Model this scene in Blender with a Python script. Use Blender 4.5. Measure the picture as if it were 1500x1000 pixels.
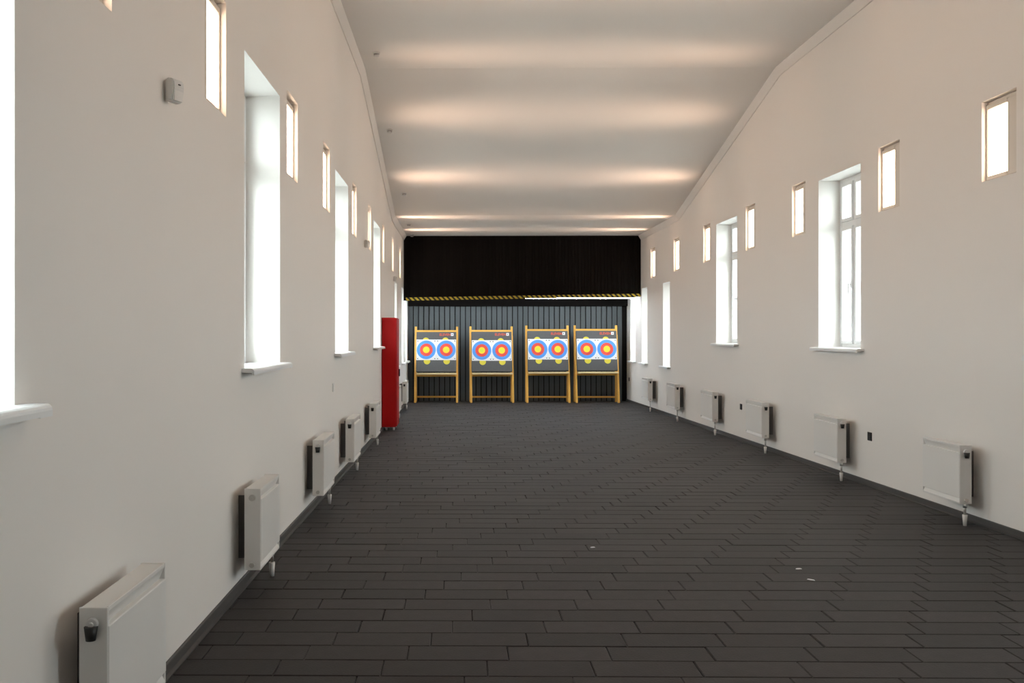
import bpy, bmesh, math, random
from mathutils import Vector, Matrix
random.seed(7)
PI = math.pi
for o in list(bpy.data.objects):
    bpy.data.objects.remove(o)
sc = bpy.context.scene
C = sc.collection

# ------------------------------------------------------------------ camera
F_PX = 1322.0
CAM_H = 1.47
cam_d = bpy.data.cameras.new('camera')
cam_d.sensor_width = 36.0
cam_d.lens = F_PX / 1500 * 36.0
cam_d.shift_x = 90 / 1500
cam_d.shift_y = -11.7 / 1500
cam_d.clip_end = 500
cam = bpy.data.objects.new('camera', cam_d)
C.objects.link(cam)
cam.location = (0, 0, CAM_H)
cam.rotation_euler = (PI / 2, 0, 0.0108)
sc.camera = cam

# ------------------------------------------------------------------ world, exposure
SKY = 14.5
world = bpy.data.worlds.new('overcast_sky')
sc.world = world
world.use_nodes = True
bg = world.node_tree.nodes['Background']
bg.inputs[0].default_value = (0.86, 0.945, 1.0, 1)
bg.inputs[1].default_value = SKY
NICHE_E = 6.8
NICHE_BEAM = 105.0
BAY_E = 66.0
sc.view_settings.view_transform = 'Standard'
sc.view_settings.look = 'None'
sc.view_settings.gamma = 1.0
sc.view_settings.use_curve_mapping = False
sc.view_settings.exposure = 0.2

# ------------------------------------------------------------------ materials
def nmat(name, col, rough=0.6, metal=0.0, spec=0.5):
    m = bpy.data.materials.new(name)
    m.use_nodes = True
    b = m.node_tree.nodes['Principled BSDF']
    b.inputs['Base Color'].default_value = (*col, 1)
    b.inputs['Roughness'].default_value = rough
    b.inputs['Metallic'].default_value = metal
    b.inputs['Specular IOR Level'].default_value = spec
    return m

def noisy(name, c1, c2, scale=6.0, rough=0.7, bump=0.0, bscale=80, spec=0.5, stretch=None, rand=0.0):
    """colour varied by noise between c1 and c2, optional bump and per-object variation"""
    m = nmat(name, c1, rough, spec=spec)
    nt = m.node_tree
    N, L = nt.nodes, nt.links
    b = N['Principled BSDF']
    tc = N.new('ShaderNodeTexCoord')
    src = tc.outputs['Object']
    if stretch:
        mp = N.new('ShaderNodeMapping')
        mp.inputs['Scale'].default_value = stretch
        L.new(src, mp.inputs['Vector'])
        src = mp.outputs['Vector']
    nz = N.new('ShaderNodeTexNoise')
    nz.inputs['Scale'].default_value = scale
    nz.inputs['Detail'].default_value = 6
    L.new(src, nz.inputs['Vector'])
    mix = N.new('ShaderNodeMix')
    mix.data_type = 'RGBA'
    mix.inputs[6].default_value = (*c1, 1)
    mix.inputs[7].default_value = (*c2, 1)
    L.new(nz.outputs['Fac'], mix.inputs[0])
    out = mix.outputs[2]
    if rand:
        oi = N.new('ShaderNodeObjectInfo')
        ge = N.new('ShaderNodeNewGeometry')
        ad = N.new('ShaderNodeMath'); ad.operation = 'ADD'
        L.new(oi.outputs['Random'], ad.inputs[0]); L.new(ge.outputs['Random Per Island'], ad.inputs[1])
        fr = N.new('ShaderNodeMath'); fr.operation = 'FRACT'
        L.new(ad.outputs[0], fr.inputs[0])
        mr = N.new('ShaderNodeMapRange')
        mr.inputs[3].default_value = 1 - rand; mr.inputs[4].default_value = 1 + rand
        L.new(fr.outputs[0], mr.inputs[0])
        vm = N.new('ShaderNodeVectorMath'); vm.operation = 'SCALE'
        L.new(out, vm.inputs[0]); L.new(mr.outputs[0], vm.inputs['Scale'])
        out = vm.outputs[0]
    L.new(out, b.inputs['Base Color'])
    if bump:
        n2 = N.new('ShaderNodeTexNoise')
        n2.inputs['Scale'].default_value = bscale
        n2.inputs['Detail'].default_value = 4
        L.new(src, n2.inputs['Vector'])
        bp = N.new('ShaderNodeBump')
        bp.inputs['Strength'].default_value = bump
        bp.inputs['Distance'].default_value = 0.004
        L.new(n2.outputs['Fac'], bp.inputs['Height'])
        L.new(bp.outputs['Normal'], b.inputs['Normal'])
    return m

def emis(name, col, st):
    m = nmat(name, (0.9, 0.9, 0.9), 0.5)
    b = m.node_tree.nodes['Principled BSDF']
    b.inputs['Emission Color'].default_value = (*col, 1)
    b.inputs['Emission Strength'].default_value = st
    return m

M = {}
M['plaster'] = noisy('wall_plaster', (0.86, 0.825, 0.785), (0.88, 0.845, 0.805), 1.3, 0.85, 0.05, 60, 0.25)
M['ceiling'] = noisy('ceiling_plaster', (0.86, 0.835, 0.80), (0.88, 0.855, 0.82), 1.0, 0.85, 0.04, 50, 0.25)
M['tile'] = noisy('rubber_tile', (0.017, 0.0145, 0.0142), (0.036, 0.0312, 0.0305), 14, 0.62, 0.35, 90, 0.22, rand=0.25)
_b = M['tile'].node_tree.nodes['Principled BSDF']
_b.inputs['Sheen Weight'].default_value = 0.055
_b.inputs['Sheen Roughness'].default_value = 0.4
M['joint'] = nmat('tile_joint', (0.012, 0.011, 0.011), 0.9, spec=0.2)
M['base'] = noisy('dark_skirting', (0.045, 0.042, 0.041), (0.06, 0.057, 0.055), 8, 0.5)
M['white'] = noisy('white_enamel', (0.82, 0.80, 0.77), (0.84, 0.82, 0.79), 3, 0.38)
M['pvc'] = noisy('white_pvc', (0.84, 0.85, 0.85), (0.86, 0.87, 0.87), 3, 0.3)
M['cream'] = noisy('cream_lamp_housing', (0.72, 0.67, 0.60), (0.74, 0.69, 0.62), 3, 0.55)
M['plastic'] = noisy('white_plastic', (0.74, 0.73, 0.71), (0.77, 0.76, 0.74), 5, 0.45)
M['blackplastic'] = nmat('black_plastic', (0.012, 0.012, 0.012), 0.4)
M['grey'] = nmat('grey_steel', (0.16, 0.16, 0.16), 0.5)
M['midgrey'] = nmat('mid_grey_plastic', (0.4, 0.39, 0.38), 0.5)
M['chrome'] = nmat('dull_chrome', (0.6, 0.58, 0.55), 0.35, 1.0)
M['red'] = noisy('red_paint', (0.46, 0.004, 0.005), (0.50, 0.006, 0.006), 3, 0.5, spec=0.2)
M['board'] = noisy('dark_painted_board', (0.088, 0.103, 0.111), (0.108, 0.123, 0.132), 5, 0.5, 0.1, 60, 0.4, (6, 6, 0.6), rand=0.05)
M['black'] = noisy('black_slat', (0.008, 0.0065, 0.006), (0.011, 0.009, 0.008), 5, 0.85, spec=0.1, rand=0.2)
M['wood'] = noisy('pale_pine', (0.82, 0.42, 0.075), (0.90, 0.52, 0.12), 10, 0.5, 0.1, 60, 0.4, (12, 12, 1.2))
M['ledge'] = noisy('planed_pine_edge', (0.86, 0.66, 0.36), (0.90, 0.72, 0.44), 10, 0.5)
M['foam'] = noisy('grey_foam', (0.105, 0.107, 0.11), (0.125, 0.127, 0.13), 30, 0.9, 0.3, 200, 0.2)
M['paper'] = nmat('white_paper', (0.82, 0.83, 0.85), 0.8)
M['blue'] = nmat('blue_print', (0.09, 0.32, 0.80), 0.75)
M['redp'] = nmat('red_print', (0.80, 0.085, 0.06), 0.75)
M['gold'] = nmat('gold_print', (0.90, 0.66, 0.03), 0.75)
M['gold2'] = nmat('inner_gold_print', (0.72, 0.70, 0.05), 0.75)
M['spot'] = nmat('yellow_spot', (0.78, 0.66, 0.07), 0.8)
M['logo'] = nmat('red_logo_print', (0.75, 0.10, 0.05), 0.8)
M['concrete'] = noisy('render_outside', (0.5, 0.48, 0.45), (0.55, 0.53, 0.5), 2, 0.9)
M['grass'] = noisy('pale_paving', (0.33, 0.34, 0.33), (0.40, 0.40, 0.385), 0.8, 0.95)
M['niche'] = emis('warm_diffuser', (1.0, 0.72, 0.52), NICHE_E)
M['bay'] = emis('cool_diffuser', (0.88, 0.95, 1.0), BAY_E)

# window glass: clear, with a weak fixed-fresnel reflection
g = bpy.data.materials.new('window_glass')
g.use_nodes = True
nt = g.node_tree
for n in list(nt.nodes):
    nt.nodes.remove(n)
out = nt.nodes.new('ShaderNodeOutputMaterial')
tr = nt.nodes.new('ShaderNodeBsdfTransparent')
tr.inputs[0].default_value = (0.95, 0.97, 0.96, 1)
gl = nt.nodes.new('ShaderNodeBsdfGlossy')
gl.inputs['Roughness'].default_value = 0.02
lw = nt.nodes.new('ShaderNodeLayerWeight')
lw.inputs['Blend'].default_value = 0.5
pw_ = nt.nodes.new('ShaderNodeMath'); pw_.operation = 'POWER'; pw_.inputs[1].default_value = 5.0
nt.links.new(lw.outputs['Facing'], pw_.inputs[0])
fr = nt.nodes.new('ShaderNodeMapRange')
fr.inputs[3].default_value = 0.03; fr.inputs[4].default_value = 0.6
nt.links.new(pw_.outputs[0], fr.inputs[0])
mx = nt.nodes.new('ShaderNodeMixShader')
nt.links.new(fr.outputs[0], mx.inputs[0])
nt.links.new(tr.outputs[0], mx.inputs[1])
nt.links.new(gl.outputs[0], mx.inputs[2])
nt.links.new(mx.outputs[0], out.inputs[0])
M['glass'] = g

# hazard tape: printed diagonal stripes
m = nmat('hazard_tape_print', (0.7, 0.5, 0.02), 0.5)
nt = m.node_tree
N, L = nt.nodes, nt.links
tc = N.new('ShaderNodeTexCoord')
sp = N.new('ShaderNodeSeparateXYZ')
L.new(tc.outputs['Object'], sp.inputs[0])
ad = N.new('ShaderNodeMath'); ad.operation = 'ADD'
L.new(sp.outputs['X'], ad.inputs[0]); L.new(sp.outputs['Z'], ad.inputs[1])
dv = N.new('ShaderNodeMath'); dv.operation = 'DIVIDE'; dv.inputs[1].default_value = 0.112
L.new(ad.outputs[0], dv.inputs[0])
fc = N.new('ShaderNodeMath'); fc.operation = 'FRACT'
L.new(dv.outputs[0], fc.inputs[0])
gt = N.new('ShaderNodeMath'); gt.operation = 'GREATER_THAN'; gt.inputs[1].default_value = 0.5
L.new(fc.outputs[0], gt.inputs[0])
mi = N.new('ShaderNodeMix'); mi.data_type = 'RGBA'
mi.inputs[6].default_value = (0.012, 0.011, 0.01, 1)
mi.inputs[7].default_value = (0.62, 0.46, 0.03, 1)
L.new(gt.outputs[0], mi.inputs[0])
L.new(mi.outputs[2], N['Principled BSDF'].inputs['Base Color'])
M['tape'] = m

# ------------------------------------------------------------------ mesh helpers
def bm_box(bm, x0, x1, y0, y1, z0, z1, bev=0.0, seg=1):
    vs = [bm.verts.new(p) for p in ((x0, y0, z0), (x1, y0, z0), (x1, y1, z0), (x0, y1, z0),
                                    (x0, y0, z1), (x1, y0, z1), (x1, y1, z1), (x0, y1, z1))]
    fs = [bm.faces.new([vs[i] for i in f]) for f in ((3, 2, 1, 0), (4, 5, 6, 7), (0, 1, 5, 4), (1, 2, 6, 5), (2, 3, 7, 6), (3, 0, 4, 7))]
    if bev:
        es = {e for f in fs for e in f.edges}
        bmesh.ops.bevel(bm, geom=list(es), offset=bev, segments=seg, affect='EDGES', profile=0.5)

def bm_bar(bm, p, q, w, t, up=(0, 1, 0), bev=0.0):
    """square-section bar from p to q; w along up x d, t along up"""
    p, q = Vector(p), Vector(q)
    d = (q - p).normalized()
    u = Vector(up)
    s = d.cross(u).normalized()
    u = s.cross(d).normalized()
    vs = []
    for e in (p, q):
        for a, b in ((-1, -1), (1, -1), (1, 1), (-1, 1)):
            vs.append(bm.verts.new(e + s * a * w / 2 + u * b * t / 2))
    fs = [bm.faces.new([vs[i] for i in f]) for f in ((3, 2, 1, 0), (4, 5, 6, 7), (0, 1, 5, 4), (1, 2, 6, 5), (2, 3, 7, 6), (3, 0, 4, 7))]
    if bev:
        es = {e for f in fs for e in f.edges}
        bmesh.ops.bevel(bm, geom=list(es), offset=bev, segments=1, affect='EDGES')

def bm_cyl(bm, p, q, r0, r1=None, n=16):
    p, q = Vector(p), Vector(q)
    r1 = r0 if r1 is None else r1
    d = (q - p).normalized()
    a = Vector((0, 0, 1)) if abs(d.z) < 0.9 else Vector((1, 0, 0))
    s = d.cross(a).normalized(); u = s.cross(d)
    A, B = [], []
    for k in range(n):
        c = s * math.cos(2 * PI * k / n) + u * math.sin(2 * PI * k / n)
        A.append(bm.verts.new(p + c * r0)); B.append(bm.verts.new(q + c * r1))
    for k in range(n):
        f = bm.faces.new((A[k], A[(k + 1) % n], B[(k + 1) % n], B[k])); f.smooth = True
    bm.faces.new(A[::-1]); bm.faces.new(B)

def bm_prism(bm, prof, axis, a, b):
    """extrude a closed 2D profile along axis ('x' or 'y') from a to b; profile is (x,z) or (y,z)"""
    def P(u, v, t):
        return (t, u, v) if axis == 'x' else (u, t, v)
    A = [bm.verts.new(P(u, v, a)) for u, v in prof]
    B = [bm.verts.new(P(u, v, b)) for u, v in prof]
    n = len(prof)
    for k in range(n):
        bm.faces.new((A[k], A[(k + 1) % n], B[(k + 1) % n], B[k]))
    bm.faces.new(A[::-1]); bm.faces.new(B)

def to_mesh(name, bm):
    bmesh.ops.recalc_face_normals(bm, faces=bm.faces[:])
    me = bpy.data.meshes.new(name)
    bm.to_mesh(me); bm.free()
    return me

def obj(name, bm, mat, parent=None, loc=None):
    me = to_mesh(name, bm) if isinstance(bm, bmesh.types.BMesh) else bm
    if mat is not None and not me.materials:
        me.materials.append(M[mat])
    o = bpy.data.objects.new(name, me)
    C.objects.link(o)
    if parent is not None:
        o.parent = parent
    if loc is not None:
        o.location = loc
    return o

def box(name, x0, x1, y0, y1, z0, z1, mat, parent=None, bev=0.0, seg=1):
    bm = bmesh.new()
    bm_box(bm, x0, x1, y0, y1, z0, z1, bev, seg)
    return obj(name, bm, mat, parent)

def empty(name, loc, rotz=0.0):
    o = bpy.data.objects.new(name, None)
    o.empty_display_size = 0.1
    C.objects.link(o)
    o.location = loc
    o.rotation_euler = (0, 0, rotz)
    return o

def tag(o, label, cat, group=None):
    o['label'] = label
    o['category'] = cat
    if group:
        o['group'] = group
    return o

def struct(o, label=None):
    o['kind'] = 'structure'
    if label:
        o['label'] = label
    return o

# ------------------------------------------------------------------ layout (metres; camera over x=0,y=0)
XL, XR = -1.2676, 4.031
Y0, Y1 = -2.6, 21.9
WT = 0.62                      # wall thickness
def floor_z(y):
    return -0.0105 * max(0.0, y - 6.0)
def ceil_z(y):
    if y < 11.4: return CAM_H + 3.35
    if y > 16.7: return CAM_H + 2.185
    return CAM_H + 3.35 - (y - 11.4) * (3.35 - 2.185) / 5.3
H = lambda h: CAM_H + h        # height given relative to the lens

niche_y = [(2.84, 3.27), (4.46, 4.87), (6.587, 7.022), (8.327, 8.747), (10.584, 11.01), (12.387, 12.79), (14.60, 15.01), (16.66, 17.09), (18.74, 19.15)]
NT, NB, ND = H(1.786), H(1.169), 0.065
win_y = [(1.47, 2.553), (5.285, 6.33), (9.13, 10.2), (13.18, 14.26)]
low_y = [(17.4, 18.0), (19.5, 20.1), (20.8, 21.42)]

# ------------------------------------------------------------------ walls with window openings and lamp recesses
def make_wall(name, xin, s, sill, head, label):
    """s=+1: outside is +x. Openings are cut by leaving out grid cells."""
    wins = [(a, b, H(sill), H(head)) for a, b in win_y] + [(a, b, H(-0.655), H(1.0)) for a, b in low_y]
    nich = [(a, b, NB, NT) for a, b in niche_y]
    ys = sorted({Y0 - 0.3, Y1 + 0.3, *[v for w in wins + nich for v in w[:2]]})
    zs = sorted({-0.6, 5.2, *[v for w in wins + nich for v in w[2:]]})
    bm = bmesh.new()
    cache = {}
    def V(x, y, z):
        k = (round(x, 4), round(y, 4), round(z, 4))
        if k not in cache:
            cache[k] = bm.verts.new((x, y, z))
        return cache[k]
    def inside(y, z, rs):
        return any(a < y < b and c < z < d for a, b, c, d in rs)
    xo = xin + s * WT
    for i in range(len(ys) - 1):
        for j in range(len(zs) - 1):
            ya, yb, za, zb = ys[i], ys[i + 1], zs[j], zs[j + 1]
            my, mz = (ya + yb) / 2, (za + zb) / 2
            if not inside(my, mz, wins + nich):
                bm.faces.new([V(xin, *p) for p in ((ya, za), (yb, za), (yb, zb), (ya, zb))])
            if not inside(my, mz, wins):
                bm.faces.new([V(xo, *p) for p in ((ya, za), (yb, za), (yb, zb), (ya, zb))])
    def reveal(r, x0, x1, back):
        a, b, c, d = r
        yy = [y for y in ys if a <= y <= b]
        zz = [z for z in zs if c <= z <= d]
        for z in (c, d):
            for k in range(len(yy) - 1):
                bm.faces.new((V(x0, yy[k], z), V(x0, yy[k + 1], z), V(x1, yy[k + 1], z), V(x1, yy[k], z)))
        for y in (a, b):
            for k in range(len(zz) - 1):
                bm.faces.new((V(x0, y, zz[k]), V(x0, y, zz[k + 1]), V(x1, y, zz[k + 1]), V(x1, y, zz[k])))
        if back:
            for k in range(len(yy) - 1):
                for q in range(len(zz) - 1):
                    bm.faces.new((V(x1, yy[k], zz[q]), V(x1, yy[k + 1], zz[q]), V(x1, yy[k + 1], zz[q + 1]), V(x1, yy[k], zz[q + 1])))
    for r in wins:
        reveal(r, xin, xo, False)
    for r in nich:
        reveal(r, xin, xin + s * ND, True)
    # close the outer border
    a, b, c, d = ys[0], ys[-1], zs[0], zs[-1]
    for y in (a, b):
        for k in range(len(zs) - 1):
            bm.faces.new((V(xin, y, zs[k]), V(xin, y, zs[k + 1]), V(xo, y, zs[k + 1]), V(xo, y, zs[k])))
    for z in (c, d):
        for k in range(len(ys) - 1):
            bm.faces.new((V(xin, ys[k], z), V(xin, ys[k + 1], z), V(xo, ys[k + 1], z), V(xo, ys[k], z)))
    return struct(obj(name, bm, 'plaster'), label)

LS, LH, RS, RH = -0.215, 1.665, -0.165, 1.715
make_wall('wall_left', XL, -1, LS, LH, 'long pale plaster wall on the left with window openings and lamp recesses')
make_wall('wall_right', XR, 1, RS, RH, 'long pale plaster wall on the right with window openings and lamp recesses')
struct(box('wall_rear', XL - WT, XR + WT, Y0 - 0.3, Y0, -0.3, 5.2, 'plaster'), 'pale plaster wall behind the viewpoint')

# ceiling: flat, sloping down, flat again
def profile_sheet(name, fn, ys, x0, x1, thick, mat):
    bm = bmesh.new()
    prof = [(y, fn(y)) for y in ys] + [(y, fn(y) + thick) for y in reversed(ys)]
    bm_prism(bm, prof, 'x', x0, x1)
    return obj(name, bm, mat)
struct(profile_sheet('ceiling', ceil_z, [Y0 - 0.3, 11.4, 16.7, Y1 + 0.3], XL - 0.02, XR + 0.02, 0.25, 'ceiling'), 'pale ceiling that slopes down towards the target end')
struct(box('roof_deck', XL - WT, XR + WT, Y0 - 0.3, Y1 + 0.3, 5.2, 5.4, 'concrete'), 'roof slab above the hall')

# cornice strips where the walls meet the ceiling
def cornice(name, xw, s):
    bm = bmesh.new()
    ys = [Y0, 11.4, 16.7, 20.15]
    drop, proj = 0.10, 0.065
    rings = []
    for y in ys:
        z = ceil_z(y)
        rings.append([bm.verts.new(p) for p in ((xw, y, z - drop), (xw + s * 0.012, y, z - drop), (xw + s * proj, y, z - 0.012), (xw + s * proj, y, z + 0.004), (xw, y, z + 0.004))])
    for a, b in zip(rings[:-1], rings[1:]):
        for k in range(5):
            bm.faces.new((a[k], a[(k + 1) % 5], b[(k + 1) % 5], b[k]))
    bm.faces.new(rings[0]); bm.faces.new(rings[-1][::-1])
    return struct(obj(name, bm, 'ceiling'))
cornice('trim_1', XL, 1)
cornice('trim_2', XR, -1)

# ------------------------------------------------------------------ floor with rubber tiles
TT = 0.018
floor = struct(profile_sheet('floor', lambda y: floor_z(y) - TT * 0.55 - 0.2, [Y0 - 0.3, 6.0, Y1 + 0.3], XL - WT * 0.5, XR + WT * 0.5, 0.2, 'joint'), 'dark floor of staggered rubber tiles')
TW, TD, TX0, TY0, TSH = 0.463, 0.187, 1.47 * -0.165, 4.061, 0.1014
GAP = 0.0022
def tile_shape(bm, x0, x1, y0, y1, z0a, z0b):
    """low tile with chamfered top edges; z0a/z0b floor height at y0/y1"""
    c = 0.004
    lo = [bm.verts.new(p) for p in ((x0, y0, z0a - TT), (x1, y0, z0a - TT), (x1, y1, z0b - TT), (x0, y1, z0b - TT))]
    mi = [bm.verts.new(p) for p in ((x0, y0, z0a - c), (x1, y0, z0a - c), (x1, y1, z0b - c), (x0, y1, z0b - c))]
    to = [bm.verts.new(p) for p in ((x0 + c, y0 + c, z0a), (x1 - c, y0 + c, z0a), (x1 - c, y1 - c, z0b), (x0 + c, y1 - c, z0b))]
    for A, B in ((lo, mi), (mi, to)):
        for k in range(4):
            bm.faces.new((A[k], A[(k + 1) % 4], B[(k + 1) % 4], B[k]))
    bm.faces.new(to)
tiles = []
r = -20
while True:
    y0 = TY0 + r * TD
    if y0 > Y1 - 0.02:
        break
    y1 = min(y0 + TD, Y1 - 0.001)
    if y1 > Y0:
        off = (TX0 + r * TSH) % TW
        k = math.floor((XL - off) / TW)
        while off + k * TW < XR:
            a = max(off + k * TW, XL + 0.002); b = min(off + (k + 1) * TW, XR - 0.002)
            if b - a > 0.03:
                tiles.append((a, b, max(y0, Y0), y1))
            k += 1
    r += 1
def seen(t):
    a, b, y0, y1 = t
    if y0 < 3.65: return False
    d = (y0 + y1) / 2
    return a < 0.625 * y1 + 0.05
near = [t for t in sorted(tiles, key=lambda t: t[2]) if seen(t)][:300]
ns = set(near)
tm = bmesh.new()
tile_shape(tm, -TW / 2 + GAP / 2, TW / 2 - GAP / 2, -TD / 2 + GAP / 2, TD / 2 - GAP / 2, 0, 0)
tile_me = to_mesh('floor_tile', tm); tile_me.materials.append(M['tile'])
for a, b, y0, y1 in near:
    yc = (y0 + y1) / 2
    o = obj('floor_tile', tile_me, None, floor, ((a + b) / 2, yc, floor_z(yc) + random.uniform(-0.0012, 0.0012)))
    o.scale.x = (b - a) / TW * (1 - random.choice((0, 0, .004, .009)))
    o.scale.y = 1 - random.choice((0, 0, 0, .006, .012, .02))
    o.rotation_euler = (-0.0105 * (yc > 6) + random.uniform(-.003, .003), random.uniform(-.0016, .0016), random.uniform(-.004, .004))
bm = bmesh.new()
for t in tiles:
    if t not in ns:
        a, b, y0, y1 = t
        dz = random.uniform(-0.001, 0.001)
        gx, gy = GAP / 2 + random.choice((0, 0, .001, .002)), GAP / 2 + random.choice((0, 0, .0007, .0015))
        tile_shape(bm, a + gx, b - gx, y0 + gy, y1 - gy, floor_z(y0) + dz, floor_z(y1) + dz)
rest = obj('floor_tiles', bm, 'tile', floor)
rest['kind'] = 'stuff'

# skirting along both walls, following the floor
def skirting(name, xw, s):
    bm = bmesh.new()
    rings = []
    for y in (Y0, 6.0, Y1):
        z = floor_z(y)
        rings.append([bm.verts.new((xw + s * u, y, z + v)) for u, v in ((0, -0.03), (0.03, -0.03), (0.03, 0.006), (0.016, 0.014), (0.011, 0.05), (0.006, 0.056), (0, 0.056))])
    for a, b in zip(rings[:-1], rings[1:]):
        for k in range(7):
            bm.faces.new((a[k], a[(k + 1) % 7], b[(k + 1) % 7], b[k]))
    bm.faces.new(rings[0]); bm.faces.new(rings[-1][::-1])
    return struct(obj(name, bm, 'base'))
skirting('baseboard_left', XL, 1)
skirting('baseboard_right', XR, -1)

# ------------------------------------------------------------------ outside ground
struct(box('ground', -120, 120, -100, 140, -0.9, -0.62, 'grass'), 'pale paved yard outside the windows')

# ------------------------------------------------------------------ windows
REV = 0.24
wn = 0
def make_window(xin, s, y0, y1, z0, z1, lights, transom, label):
    global wn
    wn += 1
    w = empty('window_%d' % wn, (xin, (y0 + y1) / 2, z0))
    struct(w, label)
    oy = (y0 + y1) / 2
    X = lambda d: s * d             # depth into the wall
    def B(name, d0, d1, ya, yb, za, zb, mat='pvc', par=w, bev=0.004):
        xa, xb = sorted((X(d0), X(d1)))
        return box(name, xa, xb, ya - oy, yb - oy, za - z0, zb - z0, mat, par, bev)
    fw = 0.05
    d0, d1 = REV, REV + 0.07
    B('frame_jamb', d0, d1, y0 - 0.01, y0 + fw, z0, z1)
    B('frame_jamb', d0, d1, y1 - fw, y1 + 0.01, z0, z1)
    B('frame_head', d0 + .001, d1 - .001, y0 + fw, y1 - fw, z1 - fw, z1 + 0.01)
    B('frame_bottom', d0 + .001, d1 - .001, y0 + fw, y1 - fw, z0 - 0.01, z0 + fw)
    zt = z1 - 0.27 * (z1 - z0)
    if transom:
        B('transom', d0 + .002, d1 - .002, y0 + fw, y1 - fw, zt - 0.03, zt + 0.03)
    ws = (y1 - y0 - 2 * fw) / lights
    for k in range(1, lights):
        yy = y0 + fw + k * ws
        B('mullion', d0 + .0005, d1 - .0015, yy - 0.024, yy + 0.024, z0 + fw, z1 - fw)
    spans = [(z0 + fw, zt - 0.03, True), (zt + 0.03, z1 - fw, False)] if transom else [(z0 + fw, z1 - fw, True)]
    for k in range(lights):
        ya = y0 + fw + k * ws + (0.024 if k else 0)
        yb = y0 + fw + (k + 1) * ws - (0.024 if k < lights - 1 else 0)
        for za, zb, hnd in spans:
            bm = bmesh.new()
            sw = 0.038
            e0, e1 = d0 - 0.012, d0 + 0.045
            for ca, cb, cc, cd in ((ya, ya + sw, za, zb), (yb - sw, yb, za, zb), (ya + sw, yb - sw, za, za + sw), (ya + sw, yb - sw, zb - sw, zb)):
                xa, xb = sorted((X(e0), X(e1)))
                bm_box(bm, xa, xb, ca - oy, cb - oy, cc - z0, cd - z0, 0.003)
            sash = obj('sash', bm, 'pvc', w)
            B('pane', d0 + 0.012, d0 + 0.02, ya + sw - .005, yb - sw + .005, za + sw - .005, zb - sw + .005, 'glass', sash, 0)
            if hnd:
                side = yb - sw / 2 if k == 0 and lights > 1 else ya + sw / 2
                zm = (za + zb) / 2
                bm = bmesh.new()
                xa, xb = sorted((X(e0), X(e0 - 0.012)))
                bm_box(bm, xa, xb, side - 0.014 - oy, side + 0.014 - oy, zm - 0.035 - z0, zm + 0.035 - z0, 0.003)
                xa, xb = sorted((X(e0 - 0.012), X(e0 - 0.04)))
                bm_box(bm, xa, xb, side - 0.008 - oy, side + 0.008 - oy, zm - 0.008 - z0, zm + 0.014 - z0, 0.003)
                xa, xb = sorted((X(e0 - 0.03), X(e0 - 0.045)))
                bm_box(bm, xa, xb, side - 0.009 - oy, side + 0.009 - oy, zm - 0.115 - z0, zm + 0.016 - z0, 0.004)
                obj('handle', bm, 'pvc', sash)
    # window board with a rounded, down-turned nose
    bm = bmesh.new()
    prof = [(-(REV + 0.01), 0.0), (0.055, 0.0)] + [(0.055 + 0.02 * math.sin(t), -0.02 + 0.02 * math.cos(t)) for t in [PI / 8 * k for k in range(1, 5)]] + [(0.075, -0.036), (0.063, -0.036), (0.061, -0.025), (0.05, -0.022), (-(REV + 0.01), -0.022)]
    inner = [p for p in prof]
    # the board sits on the opening floor; the nose runs past both ends
    bm_prism(bm, [(-s * u, v + 0.012) for u, v in inner], 'y', y0 - oy + 0.0008, y1 - oy - 0.0008)
    nose = [(0.0006, 0.012), (0.055, 0.012)] + [(0.055 + 0.02 * math.sin(t), -0.008 + 0.02 * math.cos(t)) for t in [PI / 8 * k for k in range(1, 5)]] + [(0.075, -0.026), (0.063, -0.026), (0.061, -0.014), (0.0006, -0.011)]
    for a, b in ((y0 - oy - 0.075, y0 - oy + 0.001), (y1 - oy - 0.001, y1 - oy + 0.075)):
        bm_prism(bm, [(-s * u, v) for u, v in nose], 'y', a, b)
    obj('window_sill', bm, 'pvc', w)
    # sky portal
    ld = bpy.data.lights.new('portal', 'AREA')
    ld.shape = 'RECTANGLE'
    ld.size = z1 - z0
    ld.size_y = y1 - y0
    ld.cycles.is_portal = True
    lo = bpy.data.objects.new('window_portal', ld)
    C.objects.link(lo)
    lo.parent = w
    lo.location = (X(WT + 0.01), 0, (z1 - z0) / 2)
    lo.rotation_euler = (0, PI / 2 * s, 0)
    return w

for i, (a, b) in enumerate(win_y):
    make_window(XL, -1, a, b, H(LS), H(LH), 3, True, 'tall white window in the left wall, %s from the viewpoint' % ['first', 'second', 'third', 'fourth'][i])
for i, (a, b) in enumerate(win_y):
    make_window(XR, 1, a, b, H(RS), H(RH), 3, True, 'tall white window in the right wall, %s from the viewpoint' % ['first', 'second', 'third', 'fourth'][i])
for i, (a, b) in enumerate(low_y):
    make_window(XL, -1, a, b, H(-0.655), H(1.0), 2, False, 'low narrow window in the left wall, %s before the target wall' % ['third', 'second', 'last'][i])
for i, (a, b) in enumerate(low_y):
    make_window(XR, 1, a, b, H(-0.655), H(1.0), 2, False, 'low narrow window in the right wall, %s before the target wall' % ['third', 'second', 'last'][i])

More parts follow.
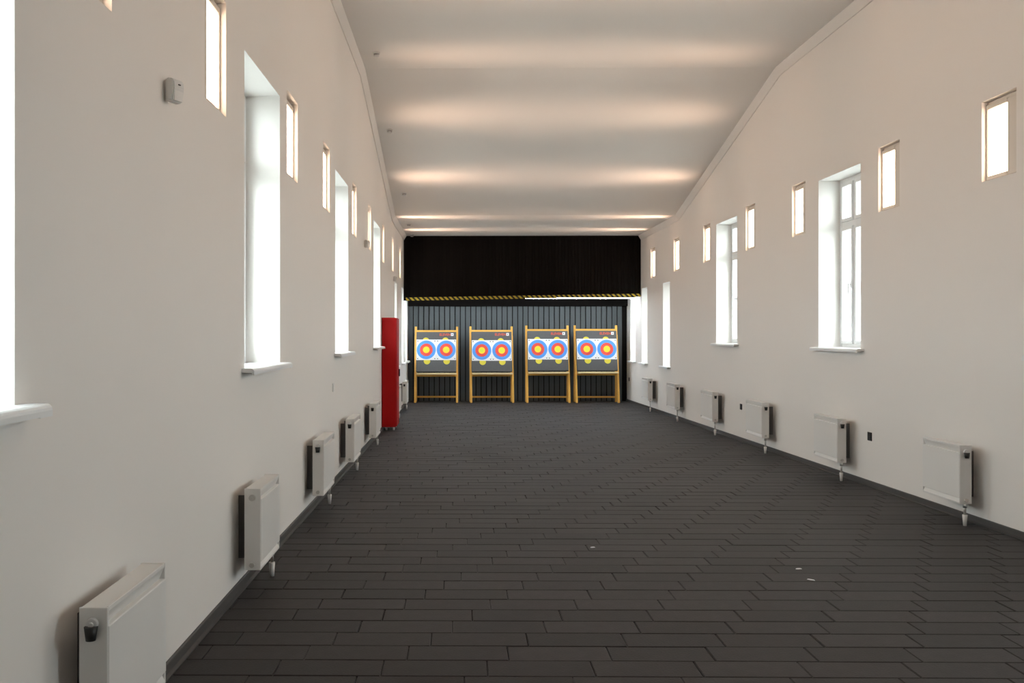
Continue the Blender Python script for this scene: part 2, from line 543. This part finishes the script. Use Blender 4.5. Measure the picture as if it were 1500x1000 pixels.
# ------------------------------------------------------------------ recessed wall lamps
_beam = {}
def beam_data(s):
    # one lamp optic for all recesses: a fan that is narrow along the wall and wide up the ceiling
    if 'd' in _beam:
        return _beam['d']
    ld = bpy.data.lights.new('lamp_beam', 'SPOT')
    ld.energy = NICHE_BEAM
    ld.color = (1.0, 0.67, 0.48)
    ld.spot_size = math.radians(115)
    ld.spot_blend = 1.0
    ld.shadow_soft_size = 0.06
    ld.use_nodes = True
    nt = ld.node_tree
    em = nt.nodes['Emission']
    tc = nt.nodes.new('ShaderNodeTexCoord')
    sp = nt.nodes.new('ShaderNodeSeparateXYZ')
    nt.links.new(tc.outputs['Normal'], sp.inputs[0])
    def mth(op, a, b=None):
        n = nt.nodes.new('ShaderNodeMath'); n.operation = op
        for i, v in enumerate((a, b)):
            if v is None: continue
            if isinstance(v, (int, float)): n.inputs[i].default_value = v
            else: nt.links.new(v, n.inputs[i])
        return n.outputs[0]
    side = mth('DIVIDE', sp.outputs['X'], 0.21)
    st = mth('EXPONENT', mth('MULTIPLY', mth('MULTIPLY', side, side), -1.0))
    nt.links.new(st, em.inputs['Strength'])
    _beam['d'] = ld
    return ld
ORD = ['nearest', 'second', 'third', 'fourth', 'fifth', 'sixth', 'seventh', 'eighth', 'ninth']
def niche_lamp(xin, s, y0, y1, label, group):
    oy = (y0 + y1) / 2
    t = empty('wall_lamp', (xin + s * ND, oy, NB))
    tag(t, label, 'lamp', group)
    hh = NT - NB
    w = y1 - y0
    def B(name, d0, d1, ya, yb, za, zb, mat, bev=0.0):
        xa, xb = sorted((-s * d0, -s * d1))
        return box(name, xa, xb, ya, yb, za, zb, mat, t, bev)
    e = w / 2
    B('back_plate', 0.0005, 0.012, -e + 0.004, e - 0.004, 0.004, hh - 0.004, 'cream')
    B('side_cover', 0.012, 0.030, -e + 0.012, -e + 0.165, 0.012, hh - 0.035, 'cream', 0.003)
    B('top_rail', 0.012, 0.034, -e + 0.165, e - 0.006, hh - 0.065, hh - 0.03, 'cream', 0.003)
    B('bottom_rail', 0.012, 0.034, -e + 0.165, e - 0.006, 0.012, 0.04, 'cream', 0.003)
    B('diffuser', 0.012, 0.026, -e + 0.166, e - 0.022, 0.04, hh - 0.065, 'niche', 0.002)
    B('side_stile', 0.012, 0.034, e - 0.022, e - 0.006, 0.04, hh - 0.065, 'cream', 0.003)
    lo = bpy.data.objects.new('lamp_beam', beam_data(s))
    C.objects.link(lo)
    lo.parent = t
    lo.location = (-s * 0.05, 0.06, hh * 0.55)
    # spot lights shine along local -z; local y stays in the vertical plane, local x runs along the wall
    d = Vector((-s * math.cos(math.radians(30)), 0, math.sin(math.radians(30))))
    lo.rotation_euler = d.to_track_quat('-Z', 'Y').to_euler()
    return t
for i, (a, b) in enumerate(niche_y):
    niche_lamp(XL, -1, a, b, 'glowing upright lamp recessed in the left wall, %s from the viewpoint' % ORD[i], 'recessed lamps in the left wall')
for i, (a, b) in enumerate(niche_y):
    niche_lamp(XR, 1, a, b, 'glowing upright lamp recessed in the right wall, %s from the viewpoint' % ORD[i], 'recessed lamps in the right wall')

# ------------------------------------------------------------------ radiators
RH_, RD, RG = 0.452, 0.094, 0.07
def radiator(xw, s, y0, length, top, pipe_far, black_knob, label, group):
    """s: direction out of the wall (+1 on the left wall). Local origin at wall, near end, floor."""
    fz = floor_z(y0 + length / 2)
    t = empty('radiator', (xw, y0, fz))
    tag(t, label, 'radiator', group)
    zt = top - fz
    zb = zt - RH_
    gp = RG if s > 0 else RG + 0.03
    def B(name, d0, d1, ya, yb, za, zb_, mat='white', bev=0.0, par=t, seg=1):
        xa, xb = sorted((s * d0, s * d1))
        return box(name, xa, xb, ya, yb, za, zb_, mat, par, bev, seg)
    L = length
    # inner core with the recessed bands above and below the front panel
    B('core', gp + 0.006, gp + RD - 0.026, 0.006, L - 0.006, zb + 0.008, zt - 0.014)
    B('side_cover', gp, gp + RD - 0.003, 0.0, 0.012, zb, zt, bev=0.003, seg=2)
    B('side_cover', gp, gp + RD - 0.003, L - 0.012, L, zb, zt, bev=0.003, seg=2)
    fp = B('front_panel', gp + RD - 0.027, gp + RD, 0.004, L - 0.004, zb + 0.045, zt - 0.058, bev=0.004, seg=2)
    # smooth top cover and its front lip
    B('top_cover', gp + 0.002, gp + RD - 0.012, 0.012, L - 0.012, zt - 0.016, zt - 0.002, bev=0.002)
    B('top_edge', gp + RD - 0.012, gp + RD - 0.004, 0.012, L - 0.012, zt - 0.016, zt, bev=0.002)
    B('bottom_edge', gp + RD - 0.013, gp + RD - 0.003, 0.012, L - 0.012, zb, zb + 0.016, bev=0.002)
    for nm, pr in (('upper_chamfer', [(gp + RD - 0.005, zt - 0.015), (gp + RD - 0.025, zt - 0.06), (gp + 0.02, zt - 0.06), (gp + 0.02, zt - 0.015)]),
                   ('lower_chamfer', [(gp + RD - 0.004, zb + 0.014), (gp + RD - 0.02, zb + 0.047), (gp + 0.02, zb + 0.047), (gp + 0.02, zb + 0.014)])):
        bm = bmesh.new()
        bm_prism(bm, [(s * u, v) for u, v in pr], 'y', 0.0115, L - 0.0115)
        obj(nm, bm, 'white', t)
    # dark brackets to the wall, made tall to imitate the shade behind
    for yy in (0.16, L - 0.16):
        B('shade_bracket', 0.0, gp + 0.008, yy - 0.006, yy + 0.006, zb + 0.03, zt - 0.065, 'grey')
    # thermostat on the near end
    cx = s * (gp + RD * 0.47)
    bm = bmesh.new()
    bm_cyl(bm, (cx, 0.0, zt - 0.05), (cx, -0.012, zt - 0.05), 0.019, 0.017)
    bm_cyl(bm, (cx, -0.012, zt - 0.05), (cx, -0.02, zt - 0.05), 0.008)
    kn = obj('thermostat', bm, 'plastic' if black_knob else 'chrome', t)
    if black_knob:
        bm = bmesh.new()
        bm_cyl(bm, (cx, -0.014, zt - 0.055), (cx, -0.016, zt - 0.098), 0.021, 0.015)
        obj('valve_cap', bm, 'blackplastic', kn)
    bm = bmesh.new()
    bm_cyl(bm, (cx, 0.0, zb + 0.03), (cx, -0.014, zb + 0.03), 0.014)
    obj('lower_plug', bm, 'chrome', t)
    # supply pipe down to the floor with its white cone
    py = L - 0.05 if pipe_far else 0.015
    dz = floor_z(y0 + py) - fz
    if pipe_far:
        cx = s * (gp + RD * 0.6)
    bm = bmesh.new()
    bm_cyl(bm, (cx, py, zb + 0.01), (cx, py, dz + 0.05), 0.010)
    bm_cyl(bm, (cx, py, zb + 0.006), (cx, py, zb - 0.03), 0.015)
    pp = obj('supply_pipe', bm, 'chrome', t)
    bm = bmesh.new()
    bm_cyl(bm, (cx, py, dz + 0.085), (cx, py, dz), 0.0185, 0.0125)
    obj('pipe_collar', bm, 'white', pp)
    return t
lt = lambda y: H(-0.86 - 0.0125 * max(0, min(y, 12.0) - 7.0) - 0.0105 * max(0, y - 12.0))
rt = lambda y: H(-0.86 - 0.0058 * max(0, y - 8.0))
lr = [(2.82, .56), (4.99, .52), (7.3, .62), (9.4, .62), (11.85, .62), (16.3, .62), (18.6, .62)]
rr = [(6.98, .56), (9.235, .61), (11.53, .65), (13.8, .66), (16.2, .65), (18.5, .65)]
wl = ['nearest the viewpoint', 'second from the viewpoint', 'third from the viewpoint', 'fourth from the viewpoint', 'just before the red cabinet', 'first beyond the red cabinet', 'closest to the target stands']
for i, (y, l) in enumerate(lr):
    radiator(XL, 1, y, l, lt(y), True, i != 1, 'white panel radiator under the left wall, ' + wl[i], 'radiators on the left wall')
wr = ['nearest the viewpoint', 'second from the viewpoint', 'third from the viewpoint', 'fourth from the viewpoint', 'fifth from the viewpoint', 'closest to the target stands']
for i, (y, l) in enumerate(rr):
    radiator(XR, -1, y, l, rt(y), False, True, 'white panel radiator under the right wall, ' + wr[i], 'radiators on the right wall')

# ------------------------------------------------------------------ far end: boarded wall, hanging screen, light batten
YB = 21.9
wb = struct(box('wall_back', XL, XR, YB, YB + 0.3, -0.4, ceil_z(22) + .1, 'black'), 'dark boarded wall behind the targets')
bw = 0.1265
n = int(math.ceil((XR - XL) / bw))
fzb = floor_z(YB)
bmm = bmesh.new()
bm_box(bmm, -bw / 2 + 0.010, bw / 2 - 0.010, -0.022, 0.0, 0, H(0.9) - fzb, 0.005)
board_me = to_mesh('wall_board', bmm); board_me.materials.append(M['board'])
for k in range(n):
    a = XL + k * bw
    if a + bw > XR + 0.01:
        continue
    obj('wall_board', board_me, None, wb, (a + bw / 2 + 0.002, YB, fzb))
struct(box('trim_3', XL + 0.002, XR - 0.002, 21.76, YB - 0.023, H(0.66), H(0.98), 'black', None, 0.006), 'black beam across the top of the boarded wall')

YV = 20.2
vz = lambda x: H(0.735 + (x - XL) / (XR - XL) * 0.088)      # bottom edge of the screen, a little higher on the right
scr = tag(empty('hanging_screen', ((XL + XR) / 2, YV, H(0.8))), 'wide black slatted screen hanging from the ceiling above the targets', 'screen')
def world_box(name, x0, x1, y0, y1, z0, z1, mat, par, bev=0.0):
    p = par.location
    return box(name, x0 - p.x, x1 - p.x, y0 - p.y, y1 - p.y, z0 - p.z, z1 - p.z, mat, par, bev)
nsl = 72
sw = (XR - XL) / nsl
ztop = ceil_z(YV)
bmm = bmesh.new()
bm_box(bmm, -sw / 2 + 0.0035, sw / 2 - 0.0035, -0.012, 0.012, 0, 1.0, 0.003)
slat_me = to_mesh('slat', bmm); slat_me.materials.append(M['black'])
for k in range(nsl):
    xc = XL + (k + 0.5) * sw
    z0 = vz(xc)
    o = obj('slat', slat_me, None, scr, (xc - scr.location.x, 0, z0 - scr.location.z))
    o.scale.z = ztop - z0 - 0.002
bm = bmesh.new()
for a, b, ya, yb, dz0, dz1 in ((XL + .003, XR - .003, 0.013, 0.03, 0.0, None),):
    vs = []
    for y in (ya, yb):
        for x, z in ((a, vz(a)), (b, vz(b)), (b, ztop - .002), (a, ztop - .002)):
            vs.append(bm.verts.new((x - scr.location.x, y, z - scr.location.z)))
    for f in ((0, 1, 2, 3), (7, 6, 5, 4), (0, 4, 5, 1), (1, 5, 6, 2), (2, 6, 7, 3), (3, 7, 4, 0)):
        bm.faces.new([vs[i] for i in f])
obj('backing_panel', bm, 'black', scr)
bm = bmesh.new()
vs = []
for y in (-0.0155, -0.0125):
    for x, dz in ((XL + .05, 0.0), (XR - .004, 0.0), (XR - .004, 0.068), (XL + .05, 0.068)):
        vs.append(bm.verts.new((x - scr.location.x, y, vz(x) + dz - scr.location.z)))
for f in ((0, 1, 2, 3), (7, 6, 5, 4), (0, 4, 5, 1), (1, 5, 6, 2), (2, 6, 7, 3), (3, 7, 4, 0)):
    bm.faces.new([vs[i] for i in f])
tp = obj('hazard_tape', bm, 'tape', scr)
tp['label'] = 'yellow and black striped hazard tape'

YL = 20.6
lb = tag(empty('light_batten', (1.38, YL, H(0.80))), 'long white light batten behind the hanging screen', 'light')
world_box('housing', XL + 0.06, XR - 0.06, YL - 0.03, YL + 0.03, H(0.812), H(0.85), 'blackplastic', lb, 0.004)
world_box('diffuser', XL + 0.07, XR - 0.07, YL - 0.024, YL + 0.024, H(0.795), H(0.812), 'bay', lb, 0.003)
for xh in (-0.6, 1.38, 3.4):
    world_box('hanger', xh - 0.008, xh + 0.008, YL - 0.008, YL + 0.008, H(0.85), H(0.99), 'blackplastic', lb)
struct(box('trim_4', XL + .002, XR - .002, YV + 0.06, YB - 0.001, H(0.99), H(1.04), 'black'), 'black lid over the target bay')

# ------------------------------------------------------------------ target stands, boards and paper faces
def text_mesh(name, s, size):
    cu = bpy.data.curves.new(name, 'FONT')
    cu.body = s
    cu.size = size
    cu.extrude = 0.0006
    cu.offset = 0.0012
    ob = bpy.data.objects.new(name + '_tmp', cu)
    C.objects.link(ob)
    dg = bpy.context.evaluated_depsgraph_get()
    me = bpy.data.meshes.new_from_object(ob.evaluated_get(dg))
    bpy.data.objects.remove(ob)
    return me
logo_me = text_mesh('logo', 'ELEVEN', 0.085)
xs = [v.co.x for v in logo_me.vertices]
logo_w = max(xs) - min(xs)
logo_me.materials.clear(); logo_me.materials.append(M['logo'])

def disc(bm, cx, cz, r, y0, y1, n=40):
    bm_cyl(bm, (cx, y1, cz), (cx, y0, cz), r, r, n)
def ring_part(name, r0, r1, cx, cz, y0, y1, mat, par, n=40):
    """flat ring from r0 to r1 (r0=0: disc) with its front at y0"""
    bm = bmesh.new()
    if r0 <= 0:
        disc(bm, cx, cz, r1, y0, y1, n)
    else:
        V = [[bm.verts.new((cx + r * math.cos(2 * PI * k / n), y, cz + r * math.sin(2 * PI * k / n))) for k in range(n)] for r, y in ((r0, y0), (r1, y0), (r1, y1), (r0, y1))]
        for q in range(4):
            A, B = V[q], V[(q + 1) % 4]
            for k in range(n):
                bm.faces.new((A[k], A[(k + 1) % n], B[(k + 1) % n], B[k]))
    return obj(name, bm, mat, par)

SW = 1.03          # stand width over the posts
def target(xc, n_, yaw, dz, board_w, label_pos, sheet_dz, bdx=0.0):
    sheet_dz -= 0.04
    yr, yf = 21.58, 21.2          # rear post line, front feet line
    fz = floor_z(yr)
    t = tag(empty('target_stand', (xc, yr, fz), yaw), 'pine easel stand holding a target board, ' + label_pos, 'stand', 'pine target stands')
    hw = SW / 2 - 0.022
    zt = H(0.165 + dz) - fz          # top of posts
    ff = floor_z(yf) - fz
    yb = -0.30                        # where the board's foot sits
    zl = H(-0.93 + dz) - fz           # ledge height
    ptop = Vector((0, -0.06, H(-0.02 + dz) - fz))
    for sx in (-1, 1):
        bm = bmesh.new()
        bm_bar(bm, (sx * hw, 0.0, 0.0), (sx * hw, 0.0, zt), 0.05, 0.045, (0, 1, 0), 0.004)
        obj('rear_post', bm, 'wood', t)
    for sx in (-1, 1):
        bm = bmesh.new()
        bm_bar(bm, (sx * (hw + 0.0), yf - yr, ff), (sx * hw, -0.045, H(-0.06 + dz) - fz), 0.05, 0.045, (0, 1, 0), 0.004)
        obj('front_leg', bm, 'wood', t)
    box('top_rail', -hw + 0.0225, hw - 0.0225, -0.02, 0.02, zt - 0.155, zt - 0.085, 'wood', t, 0.004)
    box('rear_rail', -hw + 0.0225, hw - 0.0225, -0.015, 0.015, zl - 0.10, zl - 0.05, 'wood', t, 0.004)
    box('foot_rail', -hw + 0.0225, hw - 0.0225, -0.015, 0.015, 0.10, 0.14, 'wood', t, 0.004)
    lg = box('ledge', -hw + 0.03 + bdx, hw - 0.01 + bdx, yb - 0.09, yb + 0.06, zl - 0.038, zl, 'ledge', t, 0.004)
    # board leaning back on the stand
    bh = H(0.045 + dz) - fz - zl
    # the board leans on the front legs, parallel to them, its foot on the ledge
    leg_a = Vector((0, yf - yr, ff)); leg_b = Vector((0, -0.045, H(-0.06 + dz) - fz))
    tilt = math.atan2(leg_b.y - leg_a.y, leg_b.z - leg_a.z)
    yleg = leg_a.y + (zl - leg_a.z) * math.tan(tilt)
    bh = bh / math.cos(tilt)
    BT = 0.08
    bd = tag(empty('target_board', (0, 0, 0)), 'grey foam target board with two round paper targets, ' + label_pos, 'target board', 'grey foam target boards')
    base = Matrix.Translation((xc, yr, fz)) @ Matrix.Rotation(yaw, 4, 'Z') @ Matrix.Translation((bdx, yleg - 0.026 / math.cos(tilt) - BT / math.cos(tilt), zl + 0.032)) @ Matrix.Rotation(-tilt, 4, 'X')
    bd.matrix_world = base
    bwid = board_w
    box('foam_slab', -bwid / 2, bwid / 2, 0.0, BT, 0.0, bh - 0.04, 'foam', bd, 0.008, 2)
    cz0 = bh * 0.5
    fr_ = 0.225                       # blue radius
    ph = 0.495                        # paper height
    pz = 0.545 * bh + sheet_dz
    for sx in (-1, 1):
        for zz, rr_ in ((pz - ph / 2 - 0.025, 0.077), (pz + ph / 2 - 0.03, 0.08)):
            ring_part('yellow_spot', 0, rr_, sx * 0.232 + (0.015 if zz < pz else -0.015), zz, -0.0015, 0.002, 'spot', bd, 28)
    # printed maker's name and square
    lo = obj('logo', logo_me, None, bd)
    k = 0.26 / logo_w
    lo.scale = (k, k * 1.0, 1)
    lo.rotation_euler = (PI / 2, 0, 0)
    lo.location = (bwid / 2 - 0.40, -0.0012, bh - 0.135)
    sq = box('logo_square', bwid / 2 - 0.125, bwid / 2 - 0.065, -0.0018, 0.001, bh - 0.138, bh - 0.072, 'paper', bd)
    box('logo_mark', bwid / 2 - 0.108, bwid / 2 - 0.088, -0.0026, -0.0016, bh - 0.122, bh - 0.088, 'foam', sq)
    # two paper faces pinned side by side
    pw = 0.470
    for sx, nm in ((-1, 'left'), (1, 'right')):
        f = box('target_face', -pw / 2, pw / 2, -0.0012, 0.0, -ph / 2, ph / 2, 'paper', bd)
        f.location = (sx * pw / 2 * 1.003, -0.002, pz)
        f['label'] = 'white paper target face, blue red and gold rings'
        y = -0.0016
        ring_part('blue_ring', 0.152, fr_, 0, 0, y, -0.0008, 'blue', f)
        ring_part('red_ring', 0.079, 0.152, 0, 0, y, -0.0008, 'redp', f)
        g_ = ring_part('gold_ring', 0.042, 0.079, 0, 0, y, -0.0008, 'gold', f)
        ring_part('gold_centre', 0, 0.042, 0, 0, y, -0.0008, 'gold2', f)
        for px in (-1, 1):
            for pz_ in (-1, 1):
                bm = bmesh.new()
                disc(bm, px * (pw / 2 - 0.032), pz_ * (ph / 2 - 0.035), 0.012, -0.007, 0.0, 10)
                obj('pin', bm, 'blackplastic', f)
tx = lambda px, y: (px - 674.3) * y / F_PX
target(tx(639.3, 21.5), 0, 0.0, 0.0, 0.945, 'leftmost of the four', 0.02)
target(tx(719.5, 21.5), 1, 0.035, 0.005, 0.955, 'second from the left', 0.0)
target(tx(801.5, 21.5), 2, 0.0, 0.025, 0.955, 'third from the left', 0.01)
target(tx(872.5, 21.5), 3, 0.0, 0.03, 0.955, 'rightmost of the four', 0.01)

# ------------------------------------------------------------------ red cabinet
cy0, cy1 = 14.50, 15.05
fzc = floor_z(cy0)
cb = tag(empty('red_cabinet', (XL + 0.14, (cy0 + cy1) / 2, fzc)), 'tall narrow red metal cabinet standing against the left wall', 'cabinet')
cw = 0.245
def CB(name, x0, x1, y0, y1, z0, z1, mat, par=cb, bev=0.004):
    return box(name, x0 - 0.14, x1 - 0.14, y0 - (cy0 + cy1) / 2, y1 - (cy0 + cy1) / 2, z0, z1, mat, par, bev)
top_c = H(0.255) - fzc
CB('body', 0.008, cw - 0.016, cy0, cy1, 0.055, top_c, 'red')
dr = CB('door', cw - 0.015, cw, cy0 + 0.01, cy1 - 0.01, 0.065, top_c - 0.01, 'red')
CB('handle', cw, cw + 0.02, cy1 - 0.07, cy1 - 0.05, 0.85, 0.97, 'blackplastic', dr)
for yy in (cy0 + 0.05, cy1 - 0.05):
    for xx in (0.075, cw - 0.05):
        bm = bmesh.new()
        bm_cyl(bm, (xx - 0.14, yy - (cy0 + cy1) / 2, floor_z(yy) - fzc), (xx - 0.14, yy - (cy0 + cy1) / 2, 0.056), 0.016, 0.022)
        obj('foot', bm, 'white', cb)

# ------------------------------------------------------------------ small wall fittings
def motion_detector(y, h, label):
    t = tag(empty('motion_detector', (XL, y, H(h))), label, 'sensor', 'white detectors on the left wall')
    bm = bmesh.new()
    w = 0.034
    prof = [(0.006, 0.05), (0.03, 0.052), (0.052, 0.04), (0.056, 0.01), (0.044, -0.05), (0.006, -0.05)]
    bm_prism(bm, prof, 'y', -w, w)
    es = [e for e in bm.edges]
    bmesh.ops.bevel(bm, geom=es, offset=0.006, segments=2, affect='EDGES')
    bd = obj('body', bm, 'plastic', t)
    box('wall_bracket', 0.0, 0.012, -0.026, 0.026, -0.044, 0.046, 'plastic', t, 0.002)
    bm = bmesh.new()
    prof = [(0.048, -0.006), (0.0505, -0.004), (0.0475, -0.046), (0.042, -0.046)]
    bm_prism(bm, [(a + 0.003, b) for a, b in prof], 'y', -0.024, 0.024)
    obj('lens', bm, 'white', bd)
    box('indicator', 0.05, 0.0585, -0.006, 0.006, 0.02, 0.024, 'blackplastic', bd)
    t.rotation_euler = (0, 0, math.radians(-25))
    t.location.x += 0.016
    return t
motion_detector(3.87, 1.04, 'white motion detector high on the left wall near the nearest windows')
motion_detector(11.9, 1.18, 'small white motion detector between far windows on the left wall')
motion_detector(17.0, 1.03, 'white detector on the left wall above the red cabinet')

def wall_plate(xw, s, y, h, mat, inner, label, name, cat, group=None):
    t = tag(empty(name, (xw, y, H(h))), label, cat, group)
    def B(nm, d0, d1, a, b, c, d, m_, bev=0.0, par=t):
        xa, xb = sorted((s * d0, s * d1))
        return box(nm, xa, xb, a, b, c, d, m_, par, bev)
    B('plate', 0, 0.010, -0.042, 0.042, -0.042, 0.042, mat, 0.003)
    ins = B('insert', 0.010, 0.0125, -0.028, 0.028, -0.028, 0.028, inner, 0.001)
    if name == 'wall_socket':
        for dy in (-0.0095, 0.0095):
            bm = bmesh.new()
            bm_cyl(bm, (s * 0.0125, dy, 0), (s * 0.0132, dy, 0), 0.003, 0.003, 8)
            obj('socket_hole', bm, 'grey', ins)
    return t
wall_plate(XR, -1, 8.92, -1.012, 'blackplastic', 'blackplastic', 'black wall socket between the first two radiators on the right', 'wall_socket', 'socket', 'black wall sockets')
wall_plate(XR, -1, 12.99, -1.05, 'blackplastic', 'blackplastic', 'black wall socket just beyond the third radiator on the right', 'wall_socket', 'socket', 'black wall sockets')
wall_plate(XR, -1, 21.57, -1.09, 'blackplastic', 'blackplastic', 'black wall socket on the right wall beside the targets', 'wall_socket', 'socket', 'black wall sockets')
wall_plate(XL, 1, 8.96, -0.535, 'plastic', 'white', 'small white switch plate low on the left wall', 'light_switch', 'switch')

# ------------------------------------------------------------------ small ceiling fittings in a row
cf = ['nearest of the row', 'second of the row', 'third of the row', 'fourth of the row', 'last before the black screen']
for i, (x, y) in enumerate(((-1.0, 10.76), (-1.03, 13.15), (-0.97, 15.6), (-1.03, 18.0), (-1.07, 19.95))):
    t = tag(empty('ceiling_detector', (x, y, ceil_z(y))), 'small white round ceiling fitting, ' + cf[i], 'detector', 'ceiling fittings along the left side')
    if 11.4 < y < 16.7:
        t.rotation_euler = (-math.atan(1.165 / 5.3), 0, 0)
    bm = bmesh.new()
    bm_cyl(bm, (0, 0, 0.004), (0, 0, -0.016), 0.045, 0.043, 24)
    obj('base', bm, 'plastic', t)
    bm = bmesh.new()
    bm_cyl(bm, (0, 0, -0.016), (0, 0, -0.034), 0.034, 0.030, 24)
    obj('vent_ring', bm, 'midgrey', t)
    bm = bmesh.new()
    bm_cyl(bm, (0, 0, -0.034), (0, 0, -0.046), 0.036, 0.028, 24)
    obj('cap', bm, 'plastic', t)

# ------------------------------------------------------------------ flecks on the floor
for px, py, w, l, rz, lab in ((868, 801, .035, .02, .2, 'tiny pale fleck on the floor tiles, leftmost of three'), (1168, 832, .04, .018, .1, 'tiny pale fleck on the floor tiles on the right, the farther one'), (1186, 848, .05, .012, -.7, 'thin pale sliver on the floor tiles on the right, the nearer one')):
    d = CAM_H * F_PX / (py - 488.3)
    bm = bmesh.new()
    pts = [(-w / 2, -l / 3), (-w / 6, -l / 2), (w / 2, -l / 4), (w / 2.4, l / 2.5), (0, l / 2), (-w / 2.2, l / 3)]
    A = [bm.verts.new((u, v, 0.0)) for u, v in pts]; B_ = [bm.verts.new((u * .8, v * .8, 0.004)) for u, v in pts]
    for k in range(6):
        bm.faces.new((A[k], A[(k + 1) % 6], B_[(k + 1) % 6], B_[k]))
    bm.faces.new(A[::-1]); bm.faces.new(B_)
    o = tag(obj('paper_fleck', bm, 'paper', None, ((px - 674.3) * d / F_PX, d, floor_z(d) + 0.0015)), lab, 'fleck', 'pale flecks on the floor')
    o.rotation_euler = (0, 0, rz)
